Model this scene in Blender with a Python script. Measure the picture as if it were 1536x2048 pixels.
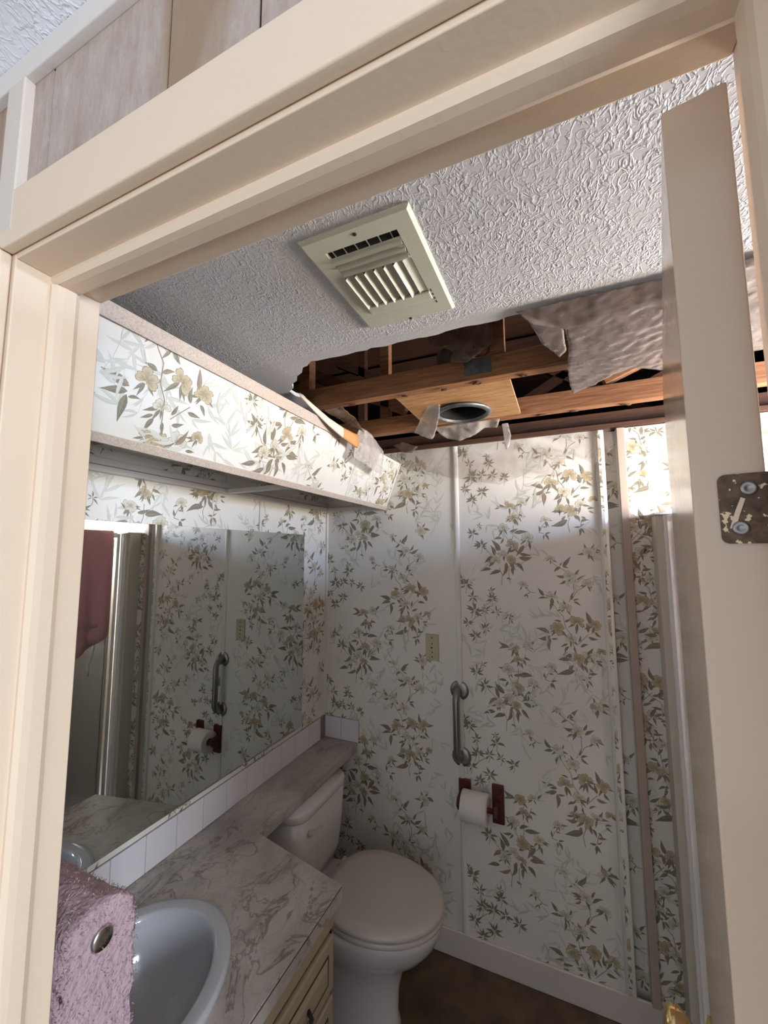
import bpy, bmesh, math, random, json
from mathutils import Vector, Matrix, noise
for o in list(bpy.data.objects): bpy.data.objects.remove(o)
SC = bpy.context.scene
COL = SC.collection
R = math.radians
def lin(c):
    c = c/255.0
    return c/12.92 if c <= .04045 else ((c+.055)/1.055)**2.4
def rgb(r, g, b): return (lin(r), lin(g), lin(b), 1)

# ---------------------------------------------------------------- camera
cam = bpy.data.objects.new('camera', bpy.data.cameras.new('camera')); COL.objects.link(cam); SC.camera = cam
cam.data.sensor_fit = 'HORIZONTAL'; cam.data.sensor_width = 36; cam.data.lens = 814.6*36/1536
cam.data.clip_start = .01
yaw, pitch, roll = R(23.75), R(5.83), R(-.22)
f = Vector((-math.sin(yaw)*math.cos(pitch), math.cos(yaw)*math.cos(pitch), math.sin(pitch)))
r0 = Vector((math.cos(yaw), math.sin(yaw), 0)); u0 = r0.cross(f)
rr = math.cos(roll)*r0+math.sin(roll)*u0; uu = -math.sin(roll)*r0+math.cos(roll)*u0
M = Matrix((rr, uu, -f)).transposed().to_4x4(); M.translation = Vector((0, 0, 1.65)); cam.matrix_world = M

# ---------------------------------------------------------------- world and lights
w = bpy.data.worlds.new('world'); SC.world = w; w.use_nodes = True
bg = w.node_tree.nodes['Background']; bg.inputs[0].default_value = (.84, .90, 1.0, 1); bg.inputs[1].default_value = 1.02
def area(name, loc, target, sx, sy, power, col):
    d = bpy.data.lights.new(name, 'AREA'); d.shape = 'RECTANGLE'; d.size = sx; d.size_y = sy; d.energy = power; d.color = col
    o = bpy.data.objects.new(name, d); COL.objects.link(o); o.location = loc
    o.rotation_euler = (Vector(target)-Vector(loc)).to_track_quat('-Z', 'Y').to_euler(); return o
area('hall_window_light', (2.3, -1.15, 1.55), (0, .3, 1.55), .7, .9, 74, (.76, .88, 1.0))
SC.view_settings.view_transform = 'Standard'; SC.view_settings.look = 'None'; SC.view_settings.gamma = 1
SC.view_settings.use_curve_mapping = False; SC.view_settings.exposure = .18

# ---------------------------------------------------------------- materials
MATS = {}
class NT:
    def __init__(s, name):
        s.m = bpy.data.materials.new(name); s.m.use_nodes = True; s.n = s.m.node_tree.nodes; s.l = s.m.node_tree.links
        s.p = s.n['Principled BSDF']; s.tc = s.n.new('ShaderNodeTexCoord').outputs['Object']; s.hgt = []
        MATS[name] = s.m
    def node(s, t, **k):
        n = s.n.new(t)
        for a, v in k.items(): setattr(n, a, v)
        return n
    def inp(s, n, **k):
        for a, v in k.items():
            i = n.inputs[a.replace('_', ' ')]
            if hasattr(v, 'is_output'): s.l.new(v, i)
            else: i.default_value = v
        return n
    def mapping(s, scale=(1, 1, 1), src=None):
        m = s.node('ShaderNodeMapping'); s.l.new(src or s.tc, m.inputs[0]); m.inputs['Scale'].default_value = scale; return m.outputs[0]
    def noise(s, scale, detail=3, dist=0, vec=None, rough=.5):
        n = s.node('ShaderNodeTexNoise'); s.l.new(vec or s.tc, n.inputs['Vector']); s.inp(n, Scale=scale, Detail=detail, Distortion=dist, Roughness=rough); return n.outputs['Fac']
    def math(s, op, a, b=0, c=None):
        n = s.node('ShaderNodeMath', operation=op)
        for i, v in enumerate((a, b, c)):
            if v is None: continue
            if hasattr(v, 'is_output'): s.l.new(v, n.inputs[i])
            else: n.inputs[i].default_value = v
        return n.outputs[0]
    def ramp(s, fac, stops):
        n = s.node('ShaderNodeValToRGB'); s.l.new(fac, n.inputs[0]); e = n.color_ramp.elements
        while len(e) < len(stops): e.new(.5)
        for i, (p, c) in enumerate(stops): e[i].position = p; e[i].color = c if len(c) == 4 else (*c, 1)
        return n.outputs[0]
    def mix(s, fac, a, b):
        n = s.node('ShaderNodeMix', data_type='RGBA')
        for i, v in ((0, fac), (6, a), (7, b)):
            if hasattr(v, 'is_output'): s.l.new(v, n.inputs[i])
            else: n.inputs[i].default_value = v
        return n.outputs[2]
    def bump(s, h, strength=.5, dist=.002):
        b = s.node('ShaderNodeBump'); s.l.new(h, b.inputs['Height']); b.inputs['Strength'].default_value = strength; b.inputs['Distance'].default_value = dist
        s.l.new(b.outputs[0], s.p.inputs['Normal'])
    def base(s, c, rough=.5, metal=0, **k):
        s.inp(s.p, Base_Color=c, Roughness=rough, Metallic=metal, **k); return s
W2 = lambda v: (v, v, v, 1)
def paint(name, c, rough=.45, bs=220, amt=.25, dist=.001, **k):
    t = NT(name); n = t.noise(6, 3); t.base(t.mix(t.math('MULTIPLY', n, .25), c, tuple(x*.8 for x in c[:3])+(1,)), rough, **k); t.bump(t.noise(bs, 2), amt, dist); return t.m
paint('cream_paint', rgb(224, 201, 176), .38, 160, .2)
paint('door_paint', rgb(208, 186, 164), .16, 120, .12)
paint('beige_plastic', rgb(196, 190, 168), .4)
paint('register_enamel', rgb(188, 188, 172), .42)
paint('white_trim', rgb(214, 205, 198), .4)
paint('white_batten', rgb(220, 218, 208), .45)
paint('bright_trim', rgb(238, 234, 230), .3)
paint('panel_trim', rgb(210, 196, 184), .5)
paint('tan_board', rgb(176, 160, 146), .6)
paint('beige_board', rgb(208, 200, 186), .55)
paint('cabinet_tan', rgb(158, 144, 120), .5)
paint('cabinet_dark', rgb(60, 48, 36), .6)
paint('outlet_beige', rgb(186, 178, 148), .45)
paint('dark_slot', rgb(35, 30, 26), .6)
paint('duct_shade', rgb(22, 20, 18), .9)  # near-black colour standing in for the shade inside the ducts
paint('porcelain', rgb(222, 218, 216), .12, 30, .02)
paint('sink_enamel', rgb(190, 191, 196), .1, 30, .02)
paint('seat_plastic', rgb(206, 198, 190), .28, 40, .03)
paint('tile_glaze', rgb(226, 222, 226), .22, 60, .05)
paint('grout', rgb(140, 134, 132), .9)
paint('tissue', rgb(232, 226, 220), .95, 300, .5)
paint('cardboard', rgb(140, 110, 80), .9)
paint('curled_paper', rgb(214, 200, 184), .7)
paint('orange_paper', rgb(196, 142, 90), .7)
paint('insulation_brown', rgb(96, 60, 42), .95, 60, 1, .01)
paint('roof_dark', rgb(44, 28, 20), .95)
paint('gypsum', rgb(190, 184, 176), .9, 90, .8)
def ceil(name, c, mask=True):
    t = NT(name); t.base(c, .6)
    v = t.mapping((1, .7, 1))
    a = t.noise(76, 2, .9, v); r = t.math('MAXIMUM', t.math('SUBTRACT', 1, t.math('MULTIPLY', t.math('ABSOLUTE', t.math('SUBTRACT', a, .5)), 13)), 0)
    b = t.noise(140, 2, .6, v); q = t.math('MAXIMUM', t.math('MULTIPLY', t.math('SUBTRACT', b, .52), 6), 0)
    g = t.noise(7, 2); g = t.math('MINIMUM', t.math('MAXIMUM', t.math('MULTIPLY', t.math('SUBTRACT', g, .30), 5), .45), 1)
    h = t.math('MULTIPLY', t.math('ADD', r, t.math('MULTIPLY', q, .8)), g)
    if mask:   # the coat of texture was rolled flat where the panel joint was
        s = t.node('ShaderNodeSeparateXYZ'); t.l.new(t.tc, s.inputs[0])
        k = t.math('MINIMUM', t.math('MAXIMUM', t.math('MULTIPLY', t.math('SUBTRACT', .80, s.outputs[1]), 40), .12), 1); h = t.math('MULTIPLY', h, k)
    t.bump(h, .6, .0018); return t.m
ceil('ceiling_texture', rgb(186, 186, 190)); ceil('hall_ceiling_texture', rgb(236, 238, 244), False)
def panel():
    t = NT('hall_paneling'); v = t.mapping((14, 1, 4)); n = t.noise(7, 6, .5, v, .75); st = t.noise(2.2, 2, .2, t.mapping((5, 1, .8)))
    c = t.ramp(n, [(.25, rgb(154, 134, 122)), (.55, rgb(174, 157, 146)), (.8, rgb(192, 178, 168))])
    k = t.math('MINIMUM', t.math('MAXIMUM', t.math('MULTIPLY', t.math('SUBTRACT', st, .52), 6), 0), .8)
    t.base(t.mix(k, c, rgb(142, 112, 82)), .6); t.bump(n, .25, .001)
panel(); paint('panel_groove', rgb(70, 40, 34), .9)
def fleck(name, c, c2, rough=.5):
    t = NT(name); n = t.noise(260, 3, 1); t.base(t.ramp(n, [(.3, c2), (.6, c)]), rough); t.bump(n, .3, .0006)
fleck('valance_trim', rgb(196, 182, 168), rgb(168, 152, 138))
t = NT('wallpaper'); n = t.noise(3, 3); t.base(t.ramp(n, [(.3, rgb(219, 215, 206)), (.7, rgb(229, 226, 218))]), .5); t.bump(t.noise(500, 2), .15, .0004)
t = NT('print_ink'); a = t.node('ShaderNodeVertexColor', layer_name='Col'); n = t.noise(420, 2); t.base(t.mix(t.math('MULTIPLY', n, .35), a.outputs[0], rgb(230, 222, 200)), .5)
def wood(name, a, b, c, axis=(1, 14, 14), rough=.75):
    t = NT(name); v = t.mapping(axis); n = t.noise(6, 5, 1.2, v, .6); k = t.noise(3.5, 2)
    col = t.ramp(n, [(.28, a), (.5, b), (.75, c)]); t.base(t.mix(t.math('MULTIPLY', k, .3), col, a), rough); t.bump(n, .4, .0015)
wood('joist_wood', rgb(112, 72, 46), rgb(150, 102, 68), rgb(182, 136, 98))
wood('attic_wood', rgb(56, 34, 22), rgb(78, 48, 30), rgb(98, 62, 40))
wood('plywood', rgb(140, 96, 58), rgb(182, 138, 92), rgb(206, 166, 118), (2, 16, 2))
wood('red_wood', rgb(52, 16, 12), rgb(84, 30, 20), rgb(110, 44, 28), (3, 3, 12), .4)
def marble():
    t = NT('marble_laminate'); v = t.mapping((1.6, 1, 1)); n = t.noise(7, 6, 1.0, v, .6)
    vein = t.math('SUBTRACT', 1, t.math('MULTIPLY', t.math('ABSOLUTE', t.math('SUBTRACT', n, .5)), 42)); vein = t.math('MAXIMUM', vein, 0)
    g = t.noise(3, 2); gate = t.math('MINIMUM', t.math('MAXIMUM', t.math('MULTIPLY', t.math('SUBTRACT', g, .48), 8), .05), .75)
    cl = t.ramp(t.noise(4.5, 4, .8, v), [(.3, rgb(150, 144, 138)), (.5, rgb(180, 173, 166)), (.72, rgb(196, 188, 182))])
    n2 = t.noise(15, 5, 1.2, v); v2 = t.math('MAXIMUM', t.math('SUBTRACT', 1, t.math('MULTIPLY', t.math('ABSOLUTE', t.math('SUBTRACT', n2, .5)), 22)), 0)
    c = t.mix(t.math('MULTIPLY', v2, .3), cl, rgb(132, 122, 114)); t.base(t.mix(t.math('MULTIPLY', vein, gate), c, rgb(100, 86, 74)), .28); t.bump(t.noise(300, 2), .05, .0005)
marble()
t = NT('vinyl_floor'); n = t.noise(9, 6, .5); t.base(t.ramp(n, [(.3, rgb(70, 54, 40)), (.7, rgb(104, 84, 62))]), .45); t.bump(n, .1)
paint('hall_carpet', rgb(150, 138, 124), .95, 90, .8, .004)
t = NT('mirror_glass'); t.base((.66, .69, .67, 1), .015, 1)
t = NT('chrome'); t.base((.55, .54, .54, 1), .22, 1)
t = NT('steel'); t.base((.30, .29, .28, 1), .34, 1); t.bump(t.noise(120, 2), .05)
t = NT('galvanized'); n = t.noise(40, 3); t.base(t.ramp(n, [(.3, (.13, .14, .14, 1)), (.7, (.26, .27, .27, 1))]), .5, .85)
t = NT('brass'); t.base((.78, .60, .30, 1), .22, 1)
t = NT('aluminium'); t.base((.72, .73, .74, 1), .3, 1)
t = NT('rusty_hinge'); n = t.noise(160, 4, .6); fl = t.noise(230, 2); s = t.math('MINIMUM', t.math('MAXIMUM', t.math('MULTIPLY', t.math('SUBTRACT', fl, .62), 30), 0), 1)
t.base(t.mix(s, t.ramp(n, [(.3, rgb(66, 48, 36)), (.7, rgb(112, 86, 66))]), rgb(222, 204, 170)), .55, .15); t.bump(n, .5, .001)
t = NT('smoked_glass'); t.base((.10, .105, .11, 1), .22); t.inp(t.p, Alpha=.70)
t = NT('daylit_pane'); sp_ = t.node('ShaderNodeSeparateXYZ'); t.l.new(t.tc, sp_.inputs[0]); mr = t.node('ShaderNodeMapRange'); t.inp(mr, Value=sp_.outputs[2], From_Min=1.88, From_Max=1.96)
cc = t.mix(mr.outputs[0], (1.0,.88,.73,1), (.75,1.0,1.5,1)); t.base((.5, .5, .5, 1), .3); t.l.new(cc, t.p.inputs['Emission Color']); t.p.inputs['Emission Strength'].default_value = 88
paint('pink_towel', rgb(184, 156, 162), .98, 120, 1, .006)
paint('rose_towel', rgb(214, 158, 164), .95, 200, .6, .002)
paint('white_cord', rgb(190, 186, 178), .6)
def film(name, col, alpha_lo, alpha_hi, rough=.3, scale=16, bsc=22):
    t = NT(name); n = t.noise(scale, 5, .8); t.base(col, rough); al = t.node('ShaderNodeMapRange')
    t.inp(al, Value=n, From_Min=.3, From_Max=.7, To_Min=alpha_lo, To_Max=alpha_hi); t.l.new(al.outputs[0], t.p.inputs['Alpha']); t.bump(t.noise(bsc, 3, 1), .5, .004); return t.m
film('vapour_film', rgb(116, 104, 102), .70, .93, .2, 40, 9)
film('clear_film', rgb(200, 192, 184), .30, .62, .2)
film('haze_film', rgb(170, 152, 140), .02, .26, .35, 7)
film('dusty_film', rgb(120, 98, 82), .5, .92, .5)

# ---------------------------------------------------------------- mesh helpers
def link(name, me, mat, parent=None, smooth=False):
    for m in (mat if isinstance(mat, (list, tuple)) else [mat]): me.materials.append(MATS[m])
    o = bpy.data.objects.new(name, me); COL.objects.link(o)
    if parent is not None: o.parent = parent
    if smooth:
        for p in me.polygons: p.use_smooth = True
    return o
def obj(name, bm, mat, parent=None, smooth=False, bevel=0, seg=2):
    bmesh.ops.recalc_face_normals(bm, faces=bm.faces)
    me = bpy.data.meshes.new(name); bm.to_mesh(me); bm.free()
    o = link(name, me, mat, parent, smooth)
    if bevel:
        m = o.modifiers.new('bevel', 'BEVEL'); m.width = bevel; m.segments = seg; m.limit_method = 'ANGLE'; m.angle_limit = R(40)
        for p in me.polygons: p.use_smooth = True
        o.modifiers.new('wn', 'WEIGHTED_NORMAL')
    return o
def bx(bm, x0, x1, y0, y1, z0, z1):
    v = [bm.verts.new((x, y, z)) for x in (x0, x1) for y in (y0, y1) for z in (z0, z1)]
    for q in ((0, 1, 3, 2), (4, 6, 7, 5), (0, 4, 5, 1), (2, 3, 7, 6), (0, 2, 6, 4), (1, 5, 7, 3)): bm.faces.new([v[i] for i in q])
def box(name, x0, x1, y0, y1, z0, z1, mat, parent=None, bevel=0):
    bm = bmesh.new(); bx(bm, min(x0, x1), max(x0, x1), min(y0, y1), max(y0, y1), min(z0, z1), max(z0, z1)); return obj(name, bm, mat, parent, bevel=bevel)
def slab(name, loops, z0, z1, mat, parent=None, bevel=0):
    bm = bmesh.new(); ed = []
    for lp in loops:
        vs = [bm.verts.new((x, y, z1)) for x, y in lp]
        for i in range(len(vs)): ed.append(bm.edges.new((vs[i], vs[(i+1) % len(vs)])))
    r = bmesh.ops.triangle_fill(bm, edges=ed, use_beauty=True, use_dissolve=False)
    fs = [g for g in r['geom'] if isinstance(g, bmesh.types.BMFace)]
    e = bmesh.ops.extrude_face_region(bm, geom=fs); 
    for g in e['geom']:
        if isinstance(g, bmesh.types.BMVert): g.co.z = z0
    return obj(name, bm, mat, parent, bevel=bevel)
def prism(bm, prof, a0, a1, fn):     # prof: closed 2-D outline; fn(u, v, a) -> xyz
    A = [bm.verts.new(fn(u, v, a0)) for u, v in prof]; B = [bm.verts.new(fn(u, v, a1)) for u, v in prof]; n = len(prof)
    for i in range(n): bm.faces.new((A[i], A[(i+1) % n], B[(i+1) % n], B[i]))
    bm.faces.new(A[::-1]); bm.faces.new(B)
def tube(bm, pts, r, seg=12, cap=True):
    pts = [Vector(p) for p in pts]; rings = []; rad = r if isinstance(r, (list, tuple)) else [r]*len(pts); ref = None
    for i, p in enumerate(pts):
        d = (pts[min(i+1, len(pts)-1)]-pts[max(i-1, 0)]).normalized()
        if ref is None: ref = Vector((0, 0, 1)) if abs(d.z) < .9 else Vector((1, 0, 0))
        a = d.cross(ref).normalized(); b = a.cross(d).normalized(); ref = b if abs(b.dot(d)) < .9 else ref
        rings.append([bm.verts.new(p+(a*math.cos(t)+b*math.sin(t))*rad[i]) for t in [2*math.pi*k/seg for k in range(seg)]])
    for A, B in zip(rings, rings[1:]):
        for k in range(seg): bm.faces.new((A[k], A[(k+1) % seg], B[(k+1) % seg], B[k]))
    if cap: bm.faces.new(rings[0][::-1]); bm.faces.new(rings[-1])
def loft(bm, rings, cap0=True, cap1=True):
    R_ = [[bm.verts.new(p) for p in r] for r in rings]; n = len(R_[0])
    for A, B in zip(R_, R_[1:]):
        for k in range(n): bm.faces.new((A[k], A[(k+1) % n], B[(k+1) % n], B[k]))
    if cap0: bm.faces.new(R_[0][::-1])
    if cap1: bm.faces.new(R_[-1])
def frame_axes(d):
    d = Vector(d).normalized(); a = d.cross(Vector((0, 0, 1)) if abs(d.z) < .9 else Vector((1, 0, 0))).normalized(); return d, a, a.cross(d)
def lathe(bm, prof, c, axis, seg=28):   # prof: (radius, along)
    d, a, b = frame_axes(axis); c = Vector(c)
    rings = [[c+d*h+(a*math.cos(t)+b*math.sin(t))*max(r, 1e-4) for t in [2*math.pi*k/seg for k in range(seg)]] for r, h in prof]
    loft(bm, rings)
def tag(o, label, cat, group=None, kind=None):
    if label: o['label'] = label
    if cat: o['category'] = cat
    if group: o['group'] = group
    if kind: o['kind'] = kind
    return o
def empty(name, loc=(0, 0, 0), rz=0):
    o = bpy.data.objects.new(name, None); COL.objects.link(o); o.location = loc; o.rotation_euler = (0, 0, rz); o.empty_display_size = .05
    return o
def thing(name, label, cat, loc=(0, 0, 0), rz=0, group=None): return tag(empty(name, loc, rz), label, cat, group)
def struct(o): o['kind'] = 'structure'; return o
def part(o, parent):    # parent an object built in world space to a located Empty
    o.parent = parent; o.matrix_parent_inverse = parent.matrix_world.inverted() if False else Matrix.LocRotScale(parent.location, parent.rotation_euler, None).inverted(); return o

# ---------------------------------------------------------------- wallpaper print (flat ink laid on the paper, clipped to each sheet)
TILE = json.loads('''{"s":[[[-195,1176],[-196,1135],[-211,1093]],[[-193,1236],[-199,1199]],[[-251,920],[-247,966],[-260,995]],[[-215,928],[-220,965],[-219,1001]],[[-211,1102],[-233,1136],[-236,1163]],[[-181,1060],[-145,1087],[-140,1110]],[[-327,1085],[-291,1050],[-268,1044]],[[-50,1022],[-30,1003],[-6,990],[13,967]],[[27,936],[29,903],[8,862]],[[62,921],[37,905],[20,873]],[[-89,891],[-64,882]],[[-49,851],[-34,825],[-15,804],[-9,763],[10,735]],[[27,609],[18,583],[24,549]],[[-70,1181],[-82,1166],[-93,1143],[-74,1138]],[[-156,914],[-135,896],[-118,894]],[[64,1161],[69,1187],[79,1201]],[[-376,868],[-368,833],[-384,775]],[[-324,809],[-360,784],[-389,760]],[[10,735],[19,688],[29,650]],[[72,740],[52,719],[35,700]],[[-164,1234],[-171,1215],[-176,1196]]],"f":[[-208,1257,24,1],[-156,1271,20,0],[-236,1167,23,0],[-194,1208,20,1],[-202,1094,28,1],[-273,1025,25,0],[-139,1122,24,0],[-238,1051,21,0],[-207,1028,20,1],[-54,1034,17,0],[16,964,24,0],[78,937,21,0],[-56,880,21,0],[-5,839,24,0],[-37,757,28,1],[35,785,28,1],[96,778,25,1],[9,718,23,0],[29,642,29,1],[68,659,23,0],[114,678,17,1],[-68,1194,20,0],[-164,926,18,0],[88,1059,25,0],[-6,649,19,1]],"l":[[-229,1256,-263,1276],[-233,1260,-264,1250],[-142,1272,-124,1292],[-205,1212,-224,1194],[-171,1220,-147,1213],[-185,1200,-177,1178],[-171,1210,-164,1191],[-250,1157,-261,1169],[-192,1145,-143,1148],[-214,1147,-182,1159],[-242,1121,-275,1117],[-238,1121,-250,1101],[-253,1069,-284,1109],[-277,1048,-290,1087],[-277,1043,-313,1020],[-293,991,-335,980],[-251,983,-293,968],[-226,1000,-245,966],[-201,1004,-202,968],[-187,1015,-162,985],[-178,1039,-130,1041],[-173,1057,-131,1049],[-230,950,-212,944],[-138,1099,-130,1074],[-154,1091,-182,1051],[-217,1065,-190,1077],[-228,1018,-238,981],[-214,1016,-193,992],[-258,1068,-271,1085],[-18,1001,-39,985],[-18,1005,-11,1019],[-10,1002,18,1036],[-6,1003,10,997],[0,961,-30,967],[0,948,-21,934],[36,967,49,990],[40,951,70,970],[-85,883,-103,910],[-77,876,-104,871],[-42,886,-37,904],[-57,858,-63,830],[-36,866,-31,855],[-5,851,-14,866],[18,872,23,896],[24,869,44,875],[24,865,46,851],[-24,785,-48,789],[-12,783,9,796],[-67,735,-114,748],[-67,726,-107,715],[-67,718,-69,672],[-63,714,-41,717],[82,782,70,821],[72,748,66,779],[95,753,113,735],[71,728,101,725],[-4,699,-26,686],[0,691,-13,664],[19,688,26,667],[42,689,66,699],[36,708,42,730],[1,635,-35,634],[19,599,-37,579],[63,650,84,683],[50,619,61,594],[69,612,83,596],[93,641,114,643],[97,634,114,623],[43,629,50,603],[12,617,-1,590],[-77,1167,-63,1166],[-91,1147,-94,1167],[-70,1136,-51,1141],[-70,1134,-59,1112],[-72,1134,-73,1114],[-148,889,-140,897],[-153,888,-163,877],[-151,889,-147,873],[81,1070,74,1092],[97,1076,107,1093],[104,1073,130,1063],[108,1066,128,1059],[62,1161,42,1160],[64,1161,78,1173],[63,1157,76,1137],[59,1154,58,1128],[67,1183,93,1187]],"t":[[-404,919,29,8],[-376,868,23,4],[-292,864,26,6],[-296,895,17,3],[-368,810,29,7],[-324,813,25,5],[-275,809,23,4],[-226,792,25,6],[-369,1144,25,7],[-332,1092,29,7],[-339,1177,16,3],[-324,737,25,6],[-367,702,25,6],[-399,754,24,5],[-423,944,19,4]]}''')
def sheet_print(parent, O, U, V, u0, u1, v0, v1, shifts, seed=1, fronds=26):
    rnd = random.Random(seed); O = Vector(O); U = Vector(U); V = Vector(V); N = U.cross(V).normalized()
    vs, fs, cs = [], [], []; lay = [0]
    def poly(pts, cols, fan=False):
        mu = sum(p[0] for p in pts)/len(pts); mv = sum(p[1] for p in pts)/len(pts)
        if not (u0-.004 < mu < u1+.004 and v0-.004 < mv < v1+.004): return
        lay[0] += 1; e = .00025+(lay[0] % 160)*4e-6; b = len(vs)
        for (u, v), c in zip(pts, cols):
            u = min(max(u, u0), u1); v = min(max(v, v0), v1); vs.append(O+U*u+V*v+N*e); cs.append((*c, 1))
        if fan:
            n = len(pts)-1
            for i in range(n): fs.append((b, b+1+i, b+1+(i+1) % n))
        else:
            h = len(pts)//2
            for i in range(h-1): fs.append((b+i, b+i+1, b+len(pts)-2-i, b+len(pts)-1-i))
    L = lambda *c: tuple(lin(x) for x in c)
    def leaf(x0, y0, x1, y1, w=.13, dark=None, lite=None, curve=0):
        dark = dark or L(76, 70, 50); lite = lite or L(116, 108, 84)
        dx, dy = x1-x0, y1-y0; px, py = -dy, dx
        T = (0, .10, .25, .42, .62, .82, 1); WD = (0, .55, .95, 1, .72, .32, 0)
        def pt(i_, sg):
            t_ = T[i_]; c_ = curve*math.sin(math.pi*t_); return (x0+dx*t_+px*(w*WD[i_]*sg+c_), y0+dy*t_+py*(w*WD[i_]*sg+c_))
        I_ = range(7)
        poly([pt(i_, 1) for i_ in I_]+[pt(i_, 0) for i_ in reversed(I_)], [dark]*14); poly([pt(i_, 0) for i_ in I_]+[pt(i_, -1) for i_ in reversed(I_)], [lite]*7+[dark]*7)
    def stem(pts, w=.0011, c=None):
        c = c or L(108, 96, 70)
        for (a, b), (d, e) in zip(pts, pts[1:]):
            l = math.hypot(d-a, e-b) or 1; nx, ny = -(e-b)/l*w, (d-a)/l*w; poly([(a+nx, b+ny), (d+nx, e+ny), (d-nx, e-ny), (a-nx, b-ny)], [c]*4)
    def flower(x, y, r, k):
        up = rnd.uniform(.9, 2.2); n = rnd.choice((4, 5, 5, 6)); sq = rnd.uniform(.62, .9)
        edge = L(142, 134, 108) if not k else L(120, 102, 72); lite = L(208, 205, 188) if not k else L(182, 166, 132); mid = L(174, 166, 134) if not k else L(138, 116, 80)
        for j in range(rnd.randint(3, 5)):      # calyx and small leaves behind the petals
            a = up+math.pi+rnd.uniform(-1.5, 1.5); l = r*rnd.uniform(1.1, 1.9); leaf(x+math.cos(a)*r*.2, y+math.sin(a)*r*.2, x+math.cos(a)*l, y+math.sin(a)*l, .12)
        order = list(range(n)); rnd.shuffle(order)
        for i in order:
            a = up+(i-(n-1)/2)*rnd.uniform(.9, 1.2); l = r*rnd.uniform(.85, 1.15); wd = r*rnd.uniform(.30, .44)
            ca, sa = math.cos(a), math.sin(a)
            def pp(t_, q): return (x+ca*l*t_-sa*wd*q, y+(sa*l*t_+ca*wd*q)*(sq if sa*ca > 0 else 1))
            shp = [(.12, .25), (.38, .80), (.66, 1.0), (.88, .72), (.94, .30), (.86, 0), (.97, -.32), (.86, -.78), (.62, -1.0), (.36, -.76), (.12, -.22)]
            poly([pp(.35, 0)]+[pp(t_*1.04, q*1.08) for t_, q in shp], [edge]*12, True)
            poly([pp(.05, 0)]+[pp(t_*.97, q*.94) for t_, q in shp], [mid]+[lite]*11, True)
            for q in (-.35, 0, .35): stem([pp(.08, q*.2), pp(rnd.uniform(.45, .7), q)], .00035, edge)
        for j in range(6):
            a = rnd.uniform(0, 6.28); stem([(x, y), (x+math.cos(a)*r*.26, y+math.sin(a)*r*.26)], .0004, L(126, 104, 62))
        poly([(x, y)]+[(x+math.cos(t_)*r*.11, y+math.sin(t_)*r*.11) for t_ in [6.283*j/7 for j in range(7)]], [L(180, 162, 108)]+[L(120, 98, 58)]*7, True)
    for i in range(int(fronds*(u1-u0)*(v1-v0)/.41)+3):     # the faint grey bamboo behind
        x, y = rnd.uniform(u0, u1), rnd.uniform(v0, v1); a = rnd.uniform(0, 6.28); s = rnd.uniform(.07, .12); g = rnd.randint(184, 198); c = L(g, g+2, g-6); c2 = L(g+12, g+13, g+5)
        p = [(x+math.cos(a+t*.4)*s*t, y+math.sin(a+t*.4)*s*t) for t in (0, .33, .66, 1)]; stem(p, .0005, c)
        for j in range(rnd.randint(6, 10)):
            q = p[j % 4]; b = a+rnd.uniform(-1.1, 1.1); l = rnd.uniform(.03, .065); leaf(q[0], q[1], q[0]+math.cos(b)*l, q[1]+math.sin(b)*l, .075, c, c2, rnd.uniform(-.1, .1))
    M_ = 1e-3
    for su, sv in shifts:
        for k in range(-3, 4):
            dv = sv+k*.592
            if 1.35+dv < v0 or .45+dv > v1: continue
            for s in TILE['s']: stem([(a*M_+su, b*M_+dv) for a, b in s])
            for x, y, r, n in TILE['t']:
                x, y, r = x*M_+su, y*M_+dv, r*M_; a0 = rnd.random()*6.28
                a0 = rnd.uniform(1.2, 2.0)
                for j in range(n+2):
                    a = a0+(j-(n+1)/2)*(4.6/(n+1))+rnd.uniform(-.25, .25); l = r*rnd.uniform(.8, 1.5); leaf(x+math.cos(a)*r*.15, y+math.sin(a)*r*.15, x+math.cos(a)*l, y+math.sin(a)*l, rnd.uniform(.11, .16), curve=rnd.uniform(-.12, .12))
                stem([(x, y+r*.2), (x+r*.1, y-r*.6), (x-r*.1, y-r*1.3)], .0009)
            for i, (x0, y0, x1, y1) in enumerate(TILE['l']):
                j = lambda: rnd.uniform(-.0015, .0015)
                q = rnd.random(); d = L(74, 68, 48) if q < .75 else L(104, 80, 58); li = L(112, 104, 80) if q < .75 else L(136, 112, 86)
                leaf(x0*M_+su+j(), y0*M_+dv+j(), (x0+(x1-x0)*1.2)*M_+su+j(), (y0+(y1-y0)*1.2)*M_+dv+j(), rnd.uniform(.13, .17), d, li, rnd.uniform(-.13, .13))
            for x, y, r, n in TILE['f']: flower(x*M_+su, y*M_+dv, r*M_, n)
    if not vs: return
    me = bpy.data.meshes.new('floral_print'); me.from_pydata(vs, [], fs)
    ca = me.color_attributes.new('Col', 'FLOAT_COLOR', 'POINT'); ca.data.foreach_set('color', [x for c in cs for x in c])
    o = link('floral_print', me, 'print_ink', parent); o['kind'] = 'stuff'; return o

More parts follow.
